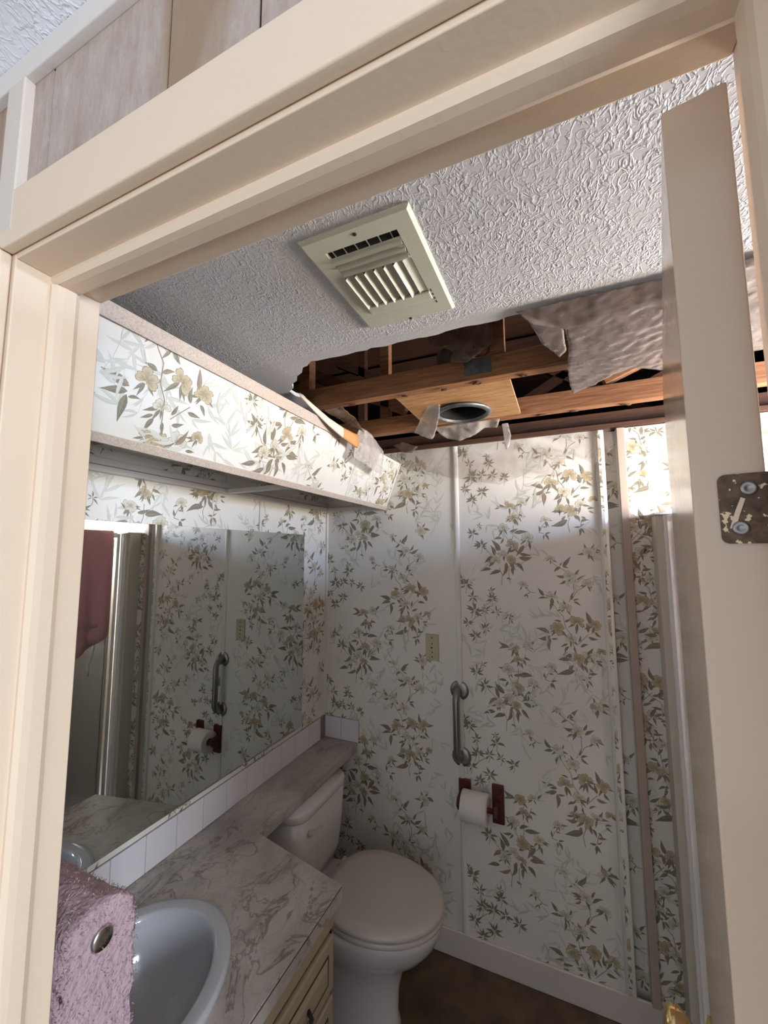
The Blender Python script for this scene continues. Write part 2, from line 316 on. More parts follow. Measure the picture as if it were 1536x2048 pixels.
# ---------------------------------------------------------------- room shell
D = 1.816; XL = -1.126; XR = 1.25; ZC = 2.13
fl = struct(box('floor', XL-.1, XR+.1, .26, 1.86, -.05, 0, 'vinyl_floor'))
hf = struct(box('floor', -2.4, 2.6, -3.0, .26, -.05, 0, 'hall_carpet'))
wb = struct(empty('wall_back'))
bm = bmesh.new(); bx(bm, XL-.06, .165, D, D+.03, 0, 2.142); bx(bm, .165, .208, D+.035, D+.05, 0, 2.14); bx(bm, .208, XR+.06, D, D+.03, 0, 2.14); bx(bm, .16, .165, D+.03, D+.05, 0, 2.14); bx(bm, .208, .213, D+.03, D+.05, 0, 2.14)
obj('wallboard', bm, 'wallpaper', wb)
bp = lambda u0, u1, v0, v1, sh, sd, fr=26, y=D: sheet_print(wb, (0, y, 0), (1, 0, 0), (0, 0, 1), u0, u1, v0, v1, sh, sd, fr)
bp(XL, -.453, .10, 2.138, [(-.70, .105), (-.014, .105)], 1)
bp(-.428, .130, .10, 2.138, [(0, 0)], 2)
bp(.165, .208, .10, 2.138, [(.33, .2)], 3, 26, D+.035)
bp(.235, .306, .10, 2.138, [(.30, .12), (.20, .40)], 4)
bp(.306, XR, 1.78, 2.138, [(.62, .12), (1.0, .3)], 5)
bm = bmesh.new(); prism(bm, [(-.453, D), (-.451, D-.006), (-.444, D-.009), (-.437, D-.009), (-.430, D-.006), (-.428, D)], .10, 2.138, lambda u, v, a: (u, v, a)); obj('seam_batten', bm, 'white_batten', wb)
bm = bmesh.new(); prism(bm, [(.130, D), (.133, D-.010), (.141, D-.016), (.152, D-.016), (.162, D-.010), (.165, D)], .10, 2.138, lambda u, v, a: (u, v, a)); b2 = obj('seam_batten', bm, 'white_batten', wb)
sheet_print(wb, (0, D-.0165, 0), (1, 0, 0), (0, 0, 1), .141, .152, .1, 2.138, [(.05, 0), (.2, .1)], 8, 30)
box('trim_board', .208, .235, D-.022, D, .10, 2.138, 'tan_board', wb, .002)
bm = bmesh.new(); prism(bm, [(XL, D), (XL, D-.010), (XL+.010, D-.010), (XL+.012, D)], .868, 1.86, lambda u, v, a: (u, v, a)); obj('corner_moulding', bm, 'white_batten', wb)
struct(box('baseboard_back', -.92, .306, D-.010, D, 0, .10, 'white_trim', None, .003))
wl = struct(empty('wall_left')); box('wallboard', XL-.05, XL, .26, D, 0, 2.14, 'wallpaper', wl)
sheet_print(wl, (XL, 0, 0), (0, 1, 0), (0, 0, 1), .305, D-.012, .857, 2.12, [(1.0, .03), (1.686, .03), (.314, .03)], 11)
box('seam_batten', XL, XL+.005, 1.30, 1.312, 1.742, 1.87, 'white_batten', wl)
# tiles along the wall behind the counter, each its own piece
box('grout_bed', XL, XL+.004, .31, D, .757, .857, 'grout', wl); box('grout_bed', XL, -.934, D-.004, D, .757, .857, 'grout', wl)
tl = None
for i in range(15):
    y0 = .3625+i*.1006
    if y0+.099 > D: break
    o = box('tile', XL+.001, XL+.0075, y0, y0+.0984, .7575, .8565, 'tile_glaze', wl, .0012)
box('tile', XL+.001, XL+.0075, .306, .361, .7575, .8565, 'tile_glaze', wl, .0012)
for x0, x1 in ((XL+.008, -1.028), (-1.0265, -.934)): box('tile', x0, x1, D-.0075, D-.001, .7575, .8565, 'tile_glaze', wl, .0012)
wr = struct(box('wall_right', XR, XR+.05, .26, D, 0, 2.14, 'wallpaper'))
wf = struct(empty('wall_front'))
bm = bmesh.new(); bx(bm, -2.4, -.55, .225, .30, 0, 2.9); bx(bm, .134, 2.6, .225, .30, 0, 2.9); bx(bm, -.55, .134, .225, .30, 1.99, 2.9); obj('core', bm, 'panel_groove', wf)
gx = [-1.4, -.90, -.56, -.522, -.479, -.299, -.197, -.02, .16, .36, .7, 1.2]
for a, b in zip(gx, gx[1:]):
    if a == -.56: continue
    z0 = 1.99 if (b > -.555 and a < .14) else .0
    box('panel', a+.0019, b-.0019, .213, .225, z0, 2.199, 'hall_paneling', wf); box('groove', b-.0019, b+.0019, .2155, .225, z0, 2.199, 'panel_groove', wf)
box('batten', -.548, -.515, .203, .225, 1.99, 2.171, 'panel_trim', wf, .002)
for x0, x1 in ((XL, -.55), (.134, XR)): box('inner_wallboard', x0, x1, .30, .305, 0, 2.13, 'wallpaper', wf)
box('inner_wallboard', -.55, .134, .30, .305, 1.99, 2.13, 'wallpaper', wf)
struct(box('trim_1', -2.4, 2.6, .203, .214, 2.17, 2.199, 'white_trim', None, .002))
# door frame
fr = struct(empty('trim_2'))
bm = bmesh.new(); bx(bm, -.55, -.53, .216, .305, 0, 1.99); obj('jamb', bm, 'cream_paint', fr, bevel=.0015)
bm = bmesh.new(); bx(bm, .114, .134, .216, .305, 0, 1.99); obj('jamb', bm, 'cream_paint', fr, bevel=.0015)
box('head_jamb', -.53, .114, .216, .305, 1.97, 1.99, 'cream_paint', fr, .0015)
sp = [(0, .249), (.004, .249), (.0085, .253), (.0095, .260), (.0095, .272), (.007, .277), (0, .278)]
bm = bmesh.new(); prism(bm, sp, 0, 1.9605, lambda u, v, a: (-.53+u, v, a)); obj('door_stop', bm, 'cream_paint', fr)
bm = bmesh.new(); prism(bm, sp, 0, 1.9605, lambda u, v, a: (.114-u, v, a)); obj('door_stop', bm, 'cream_paint', fr)
bm = bmesh.new(); prism(bm, sp, -.53, .114, lambda u, v, a: (a, v, 1.97-u)); obj('door_stop', bm, 'cream_paint', fr)
def casing(pts, nm='casing'):
    bm = bmesh.new(); A = [bm.verts.new((x, .2035, z)) for x, z in pts]; B = [bm.verts.new((x, .2155, z)) for x, z in pts]
    bm.faces.new(A); bm.faces.new(B[::-1])
    for i in range(4): bm.faces.new((A[i], A[(i+1) % 4], B[(i+1) % 4], B[i]))
    return obj(nm, bm, 'cream_paint', fr, bevel=.0025)
casing([(-.534, 1.974), (.118, 1.974), (.181, 2.037), (-.597, 2.037)])
casing([(-.5345, 0), (-.5345, 1.9735), (-.5975, 2.0365), (-.5975, 0)]); casing([(.1185, 0), (.1815, 0), (.1815, 2.0365), (.1185, 1.9735)])
# ceilings
rg = random.Random(5)
edge = [(XR, .83)]; x = 1.02
while x > -.53:
    edge.append((x, .826+rg.uniform(-.004, .004)+(.010 if .10 < x < .15 else 0))); x -= rg.uniform(.008, .03)
for a, b in ((-.54, .825), (-.561, .819), (-.58, .835), (-.599, .841), (-.615, .865), (-.641, .877), (-.66, .90), (-.688, .914), (-.70, .94), (-.725, .952), (-.728, .97), (-.732, .991), (-.722, 1.01), (-.723, 1.031), (-.742, 1.10), (-.765, 1.17), (-.79, 1.241), (-.83, 1.30), (-.95, 1.33), (XL, 1.34)):
    edge.append((a+rg.uniform(-.003, .003), b+rg.uniform(-.003, .003)))
ce = struct(empty('ceiling')); slab('ceiling_board', [[(XL, .305), (XR, .305)]+edge], ZC, ZC+.011, 'ceiling_texture', ce)
hc = struct(box('ceiling', -2.4, 2.6, -3.0, .225, 2.199, 2.25, 'hall_ceiling_texture'))
for x0, x1, y0, y1 in ((-2.4, XL-.001, .3, 3.2), (XR+.001, 2.6, .3, 3.2), (XL, XR, D+.031, 3.2)): box('neighbour_ceiling', x0, x1, y0, y1, 2.142, 2.16, 'roof_dark', ce)
# attic shell
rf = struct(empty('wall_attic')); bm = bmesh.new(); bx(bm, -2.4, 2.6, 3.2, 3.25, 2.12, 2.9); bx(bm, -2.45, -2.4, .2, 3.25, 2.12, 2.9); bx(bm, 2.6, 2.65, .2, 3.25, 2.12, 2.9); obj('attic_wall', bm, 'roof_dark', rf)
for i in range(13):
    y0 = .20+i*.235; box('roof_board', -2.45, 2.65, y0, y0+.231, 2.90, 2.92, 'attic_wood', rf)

# ---------------------------------------------------------------- light valance over the mirror
va = thing('light_valance', 'long boxed light valance papered with flowers running along the top of the left wall', 'valance', (XL, .305, 1.865))
bX, bZ, tX, tZ = -.794, 1.865, -.708, 2.087; ym, yM = .306, D-.001
dvec = Vector((tX-bX, 0, tZ-bZ)); LV = dvec.length; dv = dvec/LV; nv = Vector((0, 1, 0)).cross(dv).normalized()
def onface(u, h, off): p = Vector((bX, u, bZ))+dv*h+nv*off; return (p.x, p.y, p.z)
def fb(name, u0, u1, h0, h1, o0, o1, mt, bevel=0):
    bm = bmesh.new(); prism(bm, [(u0, h0), (u1, h0), (u1, h1), (u0, h1)], o0, o1, lambda u, v, a: onface(u, v, a)); return part(obj(name, bm, mt, None, bevel=bevel), va)
fb('face_panel', ym, yM, .004, LV-.004, -.008, 0, 'wallpaper')
fp = sheet_print(None, (bX, 0, bZ), (0, 1, 0), dv, ym, yM, .016, LV-.012, [(1.17, -.95), (.56, -.62), (1.72, -.62)], 21, 60); part(fp, va)
fb('bottom_trim', ym, yM, -.004, .015, -.018, .005, 'valance_trim', .0015)
fb('top_trim', ym, 1.235, LV-.026, LV+.004, -.012, .006, 'valance_trim', .0015)
fb('seam_strip', 1.405, 1.412, .015, LV-.012, .0002, .0015, 'white_batten'); fb('seam_strip', D-.012, D-.002, .015, LV-.004, .0002, .004, 'white_batten')
P_ = lambda o: part(o, va)
P_(box('underside_panel', XL, bX+.012, ym, yM, 1.936, 1.944, 'wallpaper'))
o = sheet_print(None, (0, 0, 1.9358), (0, 1, 0), (1, 0, 0), ym, yM, XL+.02, bX, [(1.0, -1.8), (.314, -1.8), (1.686, -1.8)], 23, 30); part(o, va)
P_(box('wall_rail', XL, XL+.022, ym, yM, 1.868, 1.885, 'white_trim', None, .002)); P_(box('wall_rail', XL, XL+.012, ym, yM, 1.888, 1.908, 'white_trim', None, .002))
for y in (.42, 1.10, 1.79): P_(box('cross_rail', XL+.022, bX-.004, y, y+.02, 1.868, 1.884, 'white_trim', None, .002))
P_(box('top_board', XL, tX-.02, ym, yM, tZ-.012, tZ, 'gypsum'))

# ---------------------------------------------------------------- mirror
mi = thing('wall_mirror', 'large frameless mirror on the left wall above the counter tiles', 'mirror', (XL, .98, .878))
part(box('glass', XL+.0012, XL+.0055, .36, 1.613, .875, 1.740, 'mirror_glass', None, .0008), mi)
for y, z in ((1.25, 1.742), (.62, 1.742), (1.25, .873), (.62, .873)): part(box('clip', XL+.0012, XL+.009, y, y+.014, z-.006, z+.006, 'chrome', None, .001), mi)

# ---------------------------------------------------------------- counter, cabinet, sink
A_, B_, CX, CY = .200, .250, -.865, .605
def ell(d, n=64): return [(CX+(A_-d)*math.cos(2*math.pi*k/n), CY+(B_-d)*math.sin(2*math.pi*k/n)) for k in range(n)]
outline = [(XL, .307), (-.592, .307), (-.592, 1.050), (-.5935, 1.053), (-.930, 1.125), (-.938, 1.130), (-.938, D-.008), (XL, D-.008)]
co = thing('countertop', 'marbled laminate countertop with a narrow ledge over the toilet tank', 'countertop', (-.86, .7, .72))
part(slab('top', [outline, ell(.012)[::-1]], .722, .7565, 'marble_laminate', None, .0015), co)
part(box('edge_band', -.5925, -.5895, .309, 1.050, .7215, .7515, 'marble_laminate'), co)
part(box('edge_joint', -.5925, -.5912, .309, 1.050, .7517, .7533, 'cabinet_dark'), co)
ca = thing('vanity_cabinet', 'tan vanity cabinet with raised-panel fronts below the marbled countertop', 'cabinet', (-.86, .67, 0))
bm = bmesh.new(); bx(bm, -.622, -.607, .31, 1.025, .09, .721); bx(bm, XL+.005, -.607, 1.010, 1.025, 0, .721); bx(bm, XL+.005, -.66, .31, 1.01, .08, .095); bx(bm, -.68, -.665, .31, 1.01, 0, .09)
part(obj('body', bm, 'cabinet_tan'), ca)
part(box('face_frame', -.607, -.600, .31, 1.025, .675, .721, 'cabinet_tan', None, .002), ca)
def front(name, y0, y1, z0, z1):
    d = box(name, -.606, -.590, y0, y1, z0, z1, 'cabinet_tan', None, .005); part(d, ca)
    g = .028
    bm = bmesh.new(); bx(bm, -.5898, -.5885, y0+g, y1-g, z0+g, z1-g); o = obj('groove', bm, 'cabinet_dark'); o.parent = d
    bm = bmesh.new(); a = (y0+g+.004, y1-g-.004, z0+g+.004, z1-g-.004); q = .014
    loft(bm, [[(-.5886, y, z) for y, z in ((a[0], a[2]), (a[1], a[2]), (a[1], a[3]), (a[0], a[3]))], [(-.584, y, z) for y, z in ((a[0]+q, a[2]+q), (a[1]-q, a[2]+q), (a[1]-q, a[3]-q), (a[0]+q, a[3]-q))]])
    o = obj('raised_panel', bm, 'cabinet_tan'); o.parent = d; return d
for y0, y1 in ((.33, .66), (.68, 1.01)):
    d = front('drawer', y0, y1, .545, .670); 
    bm = bmesh.new(); ymid = (y0+y1)/2; tube(bm, [(-.585, ymid-.04, .607), (-.570, ymid-.035, .600), (-.562, ymid, .592), (-.570, ymid+.035, .600), (-.585, ymid+.04, .607)], .005, 10); h = obj('handle', bm, 'dark_slot', d, True)
    d = front('door', y0, y1, .11, .530)
si = thing('oval_sink', 'pale blue-white oval drop-in sink basin in the marbled countertop', 'sink', (CX, CY, .62))
bm = bmesh.new()
prof = [(0, .7568), (-.001, .764), (.002, .7705), (.007, .7725), (.018, .7715), (.029, .7720), (.034, .7700), (.038, .762), (.041, .745), (.049, .715), (.066, .680), (.092, .652), (.125, .637), (.165, .631), (.182, .630)]
loft(bm, [[(x, y, z) for x, y in ell(d)] for d, z in prof], False, True); part(obj('basin', bm, 'sink_enamel', None, True), si)
bm = bmesh.new(); lathe(bm, [(.019, 0), (.021, .002), (.016, .003), (.012, .0005)], (CX, CY, .631), (0, 0, 1)); part(obj('drain', bm, 'chrome', None, True), si)
fa = thing('faucet', 'small chrome faucet on the wall side of the oval sink', 'faucet', (-1.085, .56, .757))
bm = bmesh.new(); bx(bm, -1.103, -1.073, .50, .62, .757, .772); part(obj('base', bm, 'chrome', None, bevel=.006), fa)
bm = bmesh.new(); tube(bm, [(-1.088, .56, .770), (-1.086, .56, .80), (-1.065, .56, .822), (-1.03, .56, .822), (-1.0, .56, .812), (-.99, .56, .80)], .009, 14); part(obj('spout', bm, 'chrome', None, True), fa)
for y in (.515, .605): bm = bmesh.new(); lathe(bm, [(.012, 0), (.015, .008), (.015, .022), (.010, .028)], (-1.088, y, .771), (0, 0, 1)); part(obj('tap_handle', bm, 'chrome', None, True), fa)

# ---------------------------------------------------------------- toilet
TY = 1.475
to = thing('toilet', 'white two-piece toilet with its lid closed between the vanity and the back wall', 'toilet', (-.78, TY, 0))
def egg(xb, xf, hw, z, n=40, sq=1.0, cy=TY, tw=0):
    xm = xb+(xf-xb)*.42; out = []
    for k in range(n):
        t = 2*math.pi*k/n; c, s = math.cos(t), math.sin(t); L_ = (xf-xm) if c > 0 else (xm-xb)
        e = .82 if c < 0 else 1.0
        out.append((xm+L_*math.copysign(abs(c)**e, c), cy+hw*math.copysign(abs(s)**(.86 if c < 0 else 1), s), z+tw*(xm-xb if 0 else 0)))
    return out
def tpart(name, rings, mt='porcelain', cap0=True, cap1=True, bev=0, par=None):
    bm = bmesh.new(); loft(bm, rings, cap0, cap1); o = obj(name, bm, mt, None, True); part(o, to); return o
tpart('bowl', [egg(-1.02, -.60, .105, 0), egg(-1.02, -.595, .108, .015), egg(-1.0, -.605, .098, .05), egg(-.98, -.600, .094, .13), egg(-.98, -.585, .100, .19), egg(-.98, -.555, .118, .235), egg(-.98, -.50, .150, .275), egg(-.97, -.462, .173, .32), egg(-.95, -.443, .184, .36), egg(-.93, -.438, .186, .383), egg(-.92, -.444, .180, .390)])
tpart('deck', [[(x, TY+y, z) for x, y in ((-1.10, -.10), (-.84, -.13), (-.84, .13), (-1.10, .10))] for z in (.30, .388)])
tpart('seat', [egg(-.86, -.440, .186, .392), egg(-.865, -.434, .190, .397), egg(-.865, -.434, .190, .408), egg(-.86, -.440, .185, .412)], 'seat_plastic')
tpart('lid', [egg(-.868, -.438, .187, .4135), egg(-.87, -.433, .191, .418), egg(-.87, -.434, .190, .428), egg(-.865, -.442, .183, .4345), egg(-.84, -.475, .150, .4375), egg(-.78, -.56, .08, .4385)], 'seat_plastic')
for s in (-.075, .075):
    bm = bmesh.new(); tube(bm, [(-.868, TY+s-.022, .418), (-.868, TY+s+.022, .418)], .011, 14); part(obj('hinge', bm, 'seat_plastic', None, True), to)
def rrect(x0, x1, y0, y1, r, z, n=6):
    o = []
    for cx, cy, a0 in ((x1-r, y1-r, 0), (x0+r*.5, y1-r*.5, 90), (x0+r*.5, y0+r*.5, 180), (x1-r, y0+r, 270)):
        q = r if cx > (x0+x1)/2 else r*.5
        for k in range(n+1): a = R(a0+90*k/n); o.append((cx+q*math.cos(a), cy+q*math.sin(a), z))
    return o
ty0, ty1 = TY-.185, TY+.175
tpart('tank', [rrect(-1.115, -.945, ty0+.045, ty1-.045, .05, .390), rrect(-1.115, -.925, ty0+.02, ty1-.022, .06, .41), rrect(-1.118, -.910, ty0+.006, ty1-.008, .065, .46), rrect(-1.118, -.902, ty0, ty1, .065, .56), rrect(-1.118, -.898, ty0-.002, ty1+.002, .065, .683)])
tpart('tank_lid', [rrect(-1.118, -.896, ty0-.004, ty1+.004, .066, .684), rrect(-1.118, -.894, ty0-.006, ty1+.006, .067, .688), rrect(-1.118, -.894, ty0-.006, ty1+.006, .067, .708), rrect(-1.116, -.899, ty0-.002, ty1+.002, .062, .7145)])
bm = bmesh.new(); tube(bm, [(-.899, ty0+.06, .635), (-.886, ty0+.06, .635)], .009, 12); tube(bm, [(-.886, ty0+.055, .636), (-.884, ty0+.09, .632), (-.886, ty0+.125, .624)], [.006, .005, .006], 10); lv = part(obj('flush_lever', bm, 'seat_plastic', None, True), to)
sv = thing('supply_valve', 'water supply valve and hose in the shadow beside the toilet bowl', 'valve', (-1.10, 1.25, .15))
bm = bmesh.new(); tube(bm, [(XL+.002, 1.235, .16), (-1.07, 1.235, .16)], .009, 12); lathe(bm, [(.016, 0), (.018, .01), (.012, .02)], (-1.07, 1.235, .16), (1, 0, 0)); part(obj('valve_body', bm, 'chrome', None, True), sv)
bm = bmesh.new(); tube(bm, [(-1.075, 1.235, .165), (-1.075, 1.24, .22), (-1.06, 1.27, .30), (-1.045, 1.33, .36), (-1.04, 1.345, .405)], .006, 10); part(obj('hose', bm, 'aluminium', None, True), sv)

# ---------------------------------------------------------------- back wall fittings
gb = thing('grab_bar', 'short vertical brushed-steel grab bar on the floral back wall', 'grab bar', (-.45, D, .92))
bm = bmesh.new(); gy = D-.055
pts = [(-.446, D-.004, 1.060), (-.446, D-.018, 1.060)]+[(-.446, D-.018-.038*math.sin(R(a)), 1.060-.038*(1-math.cos(R(a)))) for a in (15, 30, 45, 60, 75, 90)]+[(-.4455, D-.056, .93)]+[(-.445, D-.018-.038*math.sin(R(a)), .785+.038*(1-math.cos(R(a)))) for a in (90, 75, 60, 45, 30, 15)]+[(-.445, D-.018, .785), (-.445, D-.004, .785)]
tube(bm, pts, .0150, 18); part(obj('bar', bm, 'steel', None, True), gb)
for z, x in ((1.058, -.443), (.787, -.440)): bm = bmesh.new(); lathe(bm, [(.041, 0), (.041, .003), (.037, .007), (.026, .009), (.017, .010)], (x, D, z), (0, -1, 0), 32); part(obj('flange', bm, 'steel', None, True), gb)
sw = thing('outlet_plate', 'beige cover plate with a column of small slots on the back wall', 'cover plate', (-.56, D, 1.23))
part(box('plate', -.594, -.532, D-.006, D, 1.172, 1.288, 'outlet_beige', None, .003), sw)
for z in (1.272, 1.188, 1.246, 1.228, 1.208): part(box('slot' if z not in (1.272, 1.188) else 'screw', -.565-(.003 if z == 1.228 else 0), -.561, D-.0068, D-.005, z-.003, z+.003, 'dark_slot'), sw)
ZR = .632
tp = thing('paper_holder', 'dark red wooden toilet paper holder of two posts on the back wall', 'paper holder', (-.36, D, .62))
def post(x0, x1, z0, z1): return part(box('wall_plate', x0, x1, D-.016, D, z0, z1, 'red_wood', None, .002), tp)
post(-.452, -.402, .556, .702); post(-.315, -.268, .560, .706)
for x0, x1 in ((-.449, -.438), (-.300, -.288)):
    bm = bmesh.new(); prism(bm, [(D-.016, .655), (D-.016, .585), (D-.064, .606), (D-.080, .630), (D-.064, .652)], x0, x1, lambda u, v, a: (a, u, v)); part(obj('arm', bm, 'red_wood', None, bevel=.002), tp)
bm = bmesh.new(); tube(bm, [(-.438, D-.066, ZR), (-.300, D-.066, ZR)], .010, 14); part(obj('rod', bm, 'red_wood', None, True), tp)
ZR = .632
tr = thing('toilet_paper', 'white toilet paper roll on the dark red wooden holder', 'toilet paper', (-.37, D-.058, .618))
bm = bmesh.new(); n = 40; rings = []
for x, r in ((-.426, .019), (-.427, .053), (-.425, .056), (-.325, .056), (-.323, .053), (-.324, .019)): rings.append([(x, D-.066+r*math.cos(2*math.pi*k/n), ZR+r*math.sin(2*math.pi*k/n)) for k in range(n)])
loft(bm, rings+[rings[0]], False, False); part(obj('paper', bm, 'tissue', None, True), tr)
bm = bmesh.new(); loft(bm, [[(x, D-.066+.019*math.cos(2*math.pi*k/n), ZR+.019*math.sin(2*math.pi*k/n)) for k in range(n)] for x in (-.4255, -.3245)], False, False); part(obj('core', bm, 'cardboard', None, True), tr)

# ---------------------------------------------------------------- shower
sh = thing('shower_enclosure', 'framed shower enclosure with smoked glass at the right, seen in the mirror', 'shower', (.39, 1.3, 0))
part(box('jamb_board', .306, .385, 1.742, D-.001, .10, 1.785, 'beige_board', None, .002), sh)
part(box('jamb_cap', .300, .390, 1.722, D-.0005, 1.785, 1.793, 'white_trim', None, .0015), sh)
part(box('frame_strip', .328, .372, 1.724, 1.742, .10, 1.784, 'bright_trim', None, .003), sh)
part(box('frame_strip', .337, .363, 1.718, 1.724, .10, 1.784, 'bright_trim', None, .002), sh)
part(box('frame_rail', .373, .398, 1.700, 1.722, .10, 1.784, 'aluminium', None, .003), sh)
part(box('frame_rail', .373, .398, .95, .968, .10, 1.784, 'aluminium', None, .003), sh)
part(box('door_stile', .378, .392, 1.672, 1.690, .13, 1.745, 'aluminium', None, .003), sh)
part(box('header_rail', .371, .399, .95, 1.700, 1.758, 1.790, 'aluminium', None, .003), sh)
part(box('glass_panel', .383, .388, .968, 1.672, .13, 1.758, 'smoked_glass'), sh)
part(box('curb', .36, .42, .95, 1.740, 0, .10, 'porcelain', None, .008), sh)
part(box('end_wall', .37, XR-.001, .90, .948, 0, 1.785, 'beige_board'), sh)
part(box('surround', XR-.012, XR-.001, .95, D-.001, 0, 1.52, 'beige_board'), sh)
part(box('base_pan', .425, XR-.013, .95, D-.001, 0, .06, 'porcelain'), sh)
bt = thing('bath_towel', 'rose pink bath towel hung over the shower enclosure rail, seen in the mirror', 'towel', (.36, 1.45, 1.1))
bm = bmesh.new(); ny, rows = 30, []
for i in range(ny+1):
    y = 1.16+(1.672-1.16)*i/ny; wv = .004*math.sin(y*55)+.003*math.sin(y*23+1); zb = 1.165-.62*(1.68-y)
    prof = [(.403+wv, 1.50), (.403, 1.62), (.402, 1.776), (.398, 1.795), (.385, 1.7985), (.371, 1.795), (.366-wv, 1.776)]+[(.364-wv*(1+k*.25), 1.770-(1.770-zb)*k/10) for k in range(1, 11)]
    rows.append([bm.verts.new((x, y, z)) for x, z in prof])
for A, B in zip(rows, rows[1:]):
    for k in range(len(A)-1): bm.faces.new((A[k], A[k+1], B[k+1], B[k]))
o = obj('cloth', bm, 'rose_towel', None, True); m = o.modifiers.new('s', 'SOLIDIFY'); m.thickness = .004; m.offset = 1; part(o, bt)
part(box('hem_band', .354, .3565, 1.17, 1.670, 1.215, 1.232, 'pink_towel'), bt)
cd = thing('pull_cord', 'short pale curved strap hanging below the rose towel against the shower glass', 'strap', (.375, 1.58, 1.0))
bm = bmesh.new(); tube(bm, [(.366, 1.60, 1.20), (.372, 1.60, 1.09), (.372, 1.59, 1.03), (.372, 1.575, 1.0), (.372, 1.575, .96), (.372, 1.57, .94)], [.005, .005, .005, .005, .006, .009], 8); part(obj('strap', bm, 'white_cord', None, True), cd)
wn = struct(empty('window_1')); wx = XR-.0005
for a in ((.95, .985, 1.52, 2.06), (1.475, 1.51, 1.52, 2.06), (.985, 1.475, 1.52, 1.56), (.985, 1.475, 2.02, 2.06)): box('frame', XR-.03, wx, *a, 'white_trim', wn, .003)
box('pane', XR-.012, XR-.008, .985, 1.475, 1.56, 2.02, 'daylit_pane', wn)

# ---------------------------------------------------------------- open door
do = empty('door_1', (.074, .306, 0), R(-10.6)); struct(do)
def dpart(o): o.parent = do; return o
dpart(box('slab', 0, .035, 0, .604, .012, 1.950, 'door_paint', None, .0015))
kn = empty('knob'); kn.parent = do; bpy.data.objects.remove(kn)
for s in (-1, 1):
    bm = bmesh.new(); x0 = 0 if s < 0 else .035
    lathe(bm, [(.032, 0), (.032, .004), (.014, .009), (.011, .022), (.020, .032), (.027, .042), (.028, .050), (.024, .058), (.010, .063)], (x0, .540, .905), (s, 0, 0), 32)
    dpart(obj('knob', bm, 'brass', None, True))
for zc in (1.676, .25):
    bm = bmesh.new(); n = 6; r = .004; pts = []
    for cx, cz, a0 in ((.0125+r, zc+.020-r, 90), (.0125+r, zc-.021+r, 180)):
        for k in range(n+1): a = R(a0+90*k/n); pts.append((cx+r*math.cos(a), cz+r*math.sin(a)))
    pts += [(.0375, zc-.021), (.0375, zc+.020)]
    prism(bm, pts, -.0016, .0002, lambda u, v, a: (u, a, v)); hg = dpart(obj('hinge_leaf', bm, 'rusty_hinge'))
    for zz, xx in ((zc+.011, .0265), (zc-.012, .0215)):
        bm = bmesh.new(); lathe(bm, [(.0042, 0), (.0040, .0008), (.0026, .0013), (.0018, .0007)], (xx, -.0016, zz), (0, -1, 0), 20); o = obj('screw', bm, 'steel', None, True); o.parent = hg
    bm = bmesh.new(); prism(bm, [(.0165, zc-.012), (.0190, zc-.0125), (.0215, zc-.004), (.0245, zc+.005), (.0225, zc+.006), (.0195, zc-.002)], -.0019, -.0015, lambda u, v, a: (u, a, v)); o = obj('paint_drip', bm, 'cream_paint'); o.parent = hg
    bm = bmesh.new(); tube(bm, [(.0385, -.0035, zc-.021), (.0385, -.0035, zc+.020)], .0028, 12); o = obj('knuckle', bm, 'rusty_hinge', None, True); o.parent = hg

# ---------------------------------------------------------------- ceiling register
vt = thing('ceiling_register', 'cream louvred air register in the textured ceiling', 'air vent', (-.265, .61, ZC))
FX0, FX1, FY0, FY1 = -.357, -.174, .482, .743; OX0, OX1, OY0, OY1 = -.326, -.204, .514, .672; zf = ZC-.0065
bm = bmesh.new()
def ringrect(x0, x1, y0, y1, z): return [(x0, y0, z), (x1, y0, z), (x1, y1, z), (x0, y1, z)]
loft(bm, [ringrect(FX0, FX1, FY0, FY1, ZC), ringrect(FX0, FX1, FY0, FY1, ZC-.0025), ringrect(FX0+.0045, FX1-.0045, FY0+.0045, FY1-.0045, zf), ringrect(OX0, OX1, OY0, OY1, zf), ringrect(OX0, OX1, OY0, OY1, ZC)], False, False)
part(obj('frame', bm, 'register_enamel', None), vt)
part(box('shade_plate', OX0, OX1, OY0, OY1, ZC-.0005, ZC+.0005, 'duct_shade'), vt)  # flat dark plate painting the shade behind the louvres
part(box('damper_plate', OX0-.001, OX1+.001, .668, .690, zf-.003, zf+.001, 'register_enamel', None, .001), vt)
def louvre(p0, p1, w, tilt, name='louvre'):
    p0, p1 = Vector(p0), Vector(p1); d = (p1-p0).normalized(); s = d.cross(Vector((0, 0, 1))); a = R(tilt); q = s*math.cos(a)+Vector((0, 0, 1))*math.sin(a)
    bm = bmesh.new(); prof = []
    m_ = 6
    for k in range(m_+1): t = k/m_; prof.append((w*(t-.5), .0020*math.sin(math.pi*t)+.0007))
    for k in range(m_, -1, -1): t = k/m_; prof.append((w*(t-.5), .0020*math.sin(math.pi*t)-.0007))
    nn = q.cross(d)
    prism(bm, prof, 0, 1, lambda u, v, aa: p0+(p1-p0)*aa+q*u+nn*v); return part(obj(name, bm, 'register_enamel'), vt)
for y in (.5345, .5495, .5645): louvre((OX0+.001, y, zf-.001), (OX1-.001, y, zf-.001), .0115, 30)
for k in range(6): x = -.318+k*.0178; louvre((x, .576, zf), (x, .668, zf), .016, 40)
louvre((-.212, .576, zf), (-.212, .667, zf), .015, 8)
part(box('divider', OX0, OX1, .571, .575, zf-.001, ZC-.001, 'register_enamel'), vt)
for x in (-.318+k*.020 for k in range(6)): part(box('inner_vane', x, x+.0015, OY0+.001, .571, zf+.005, ZC-.0006, 'register_enamel'), vt)
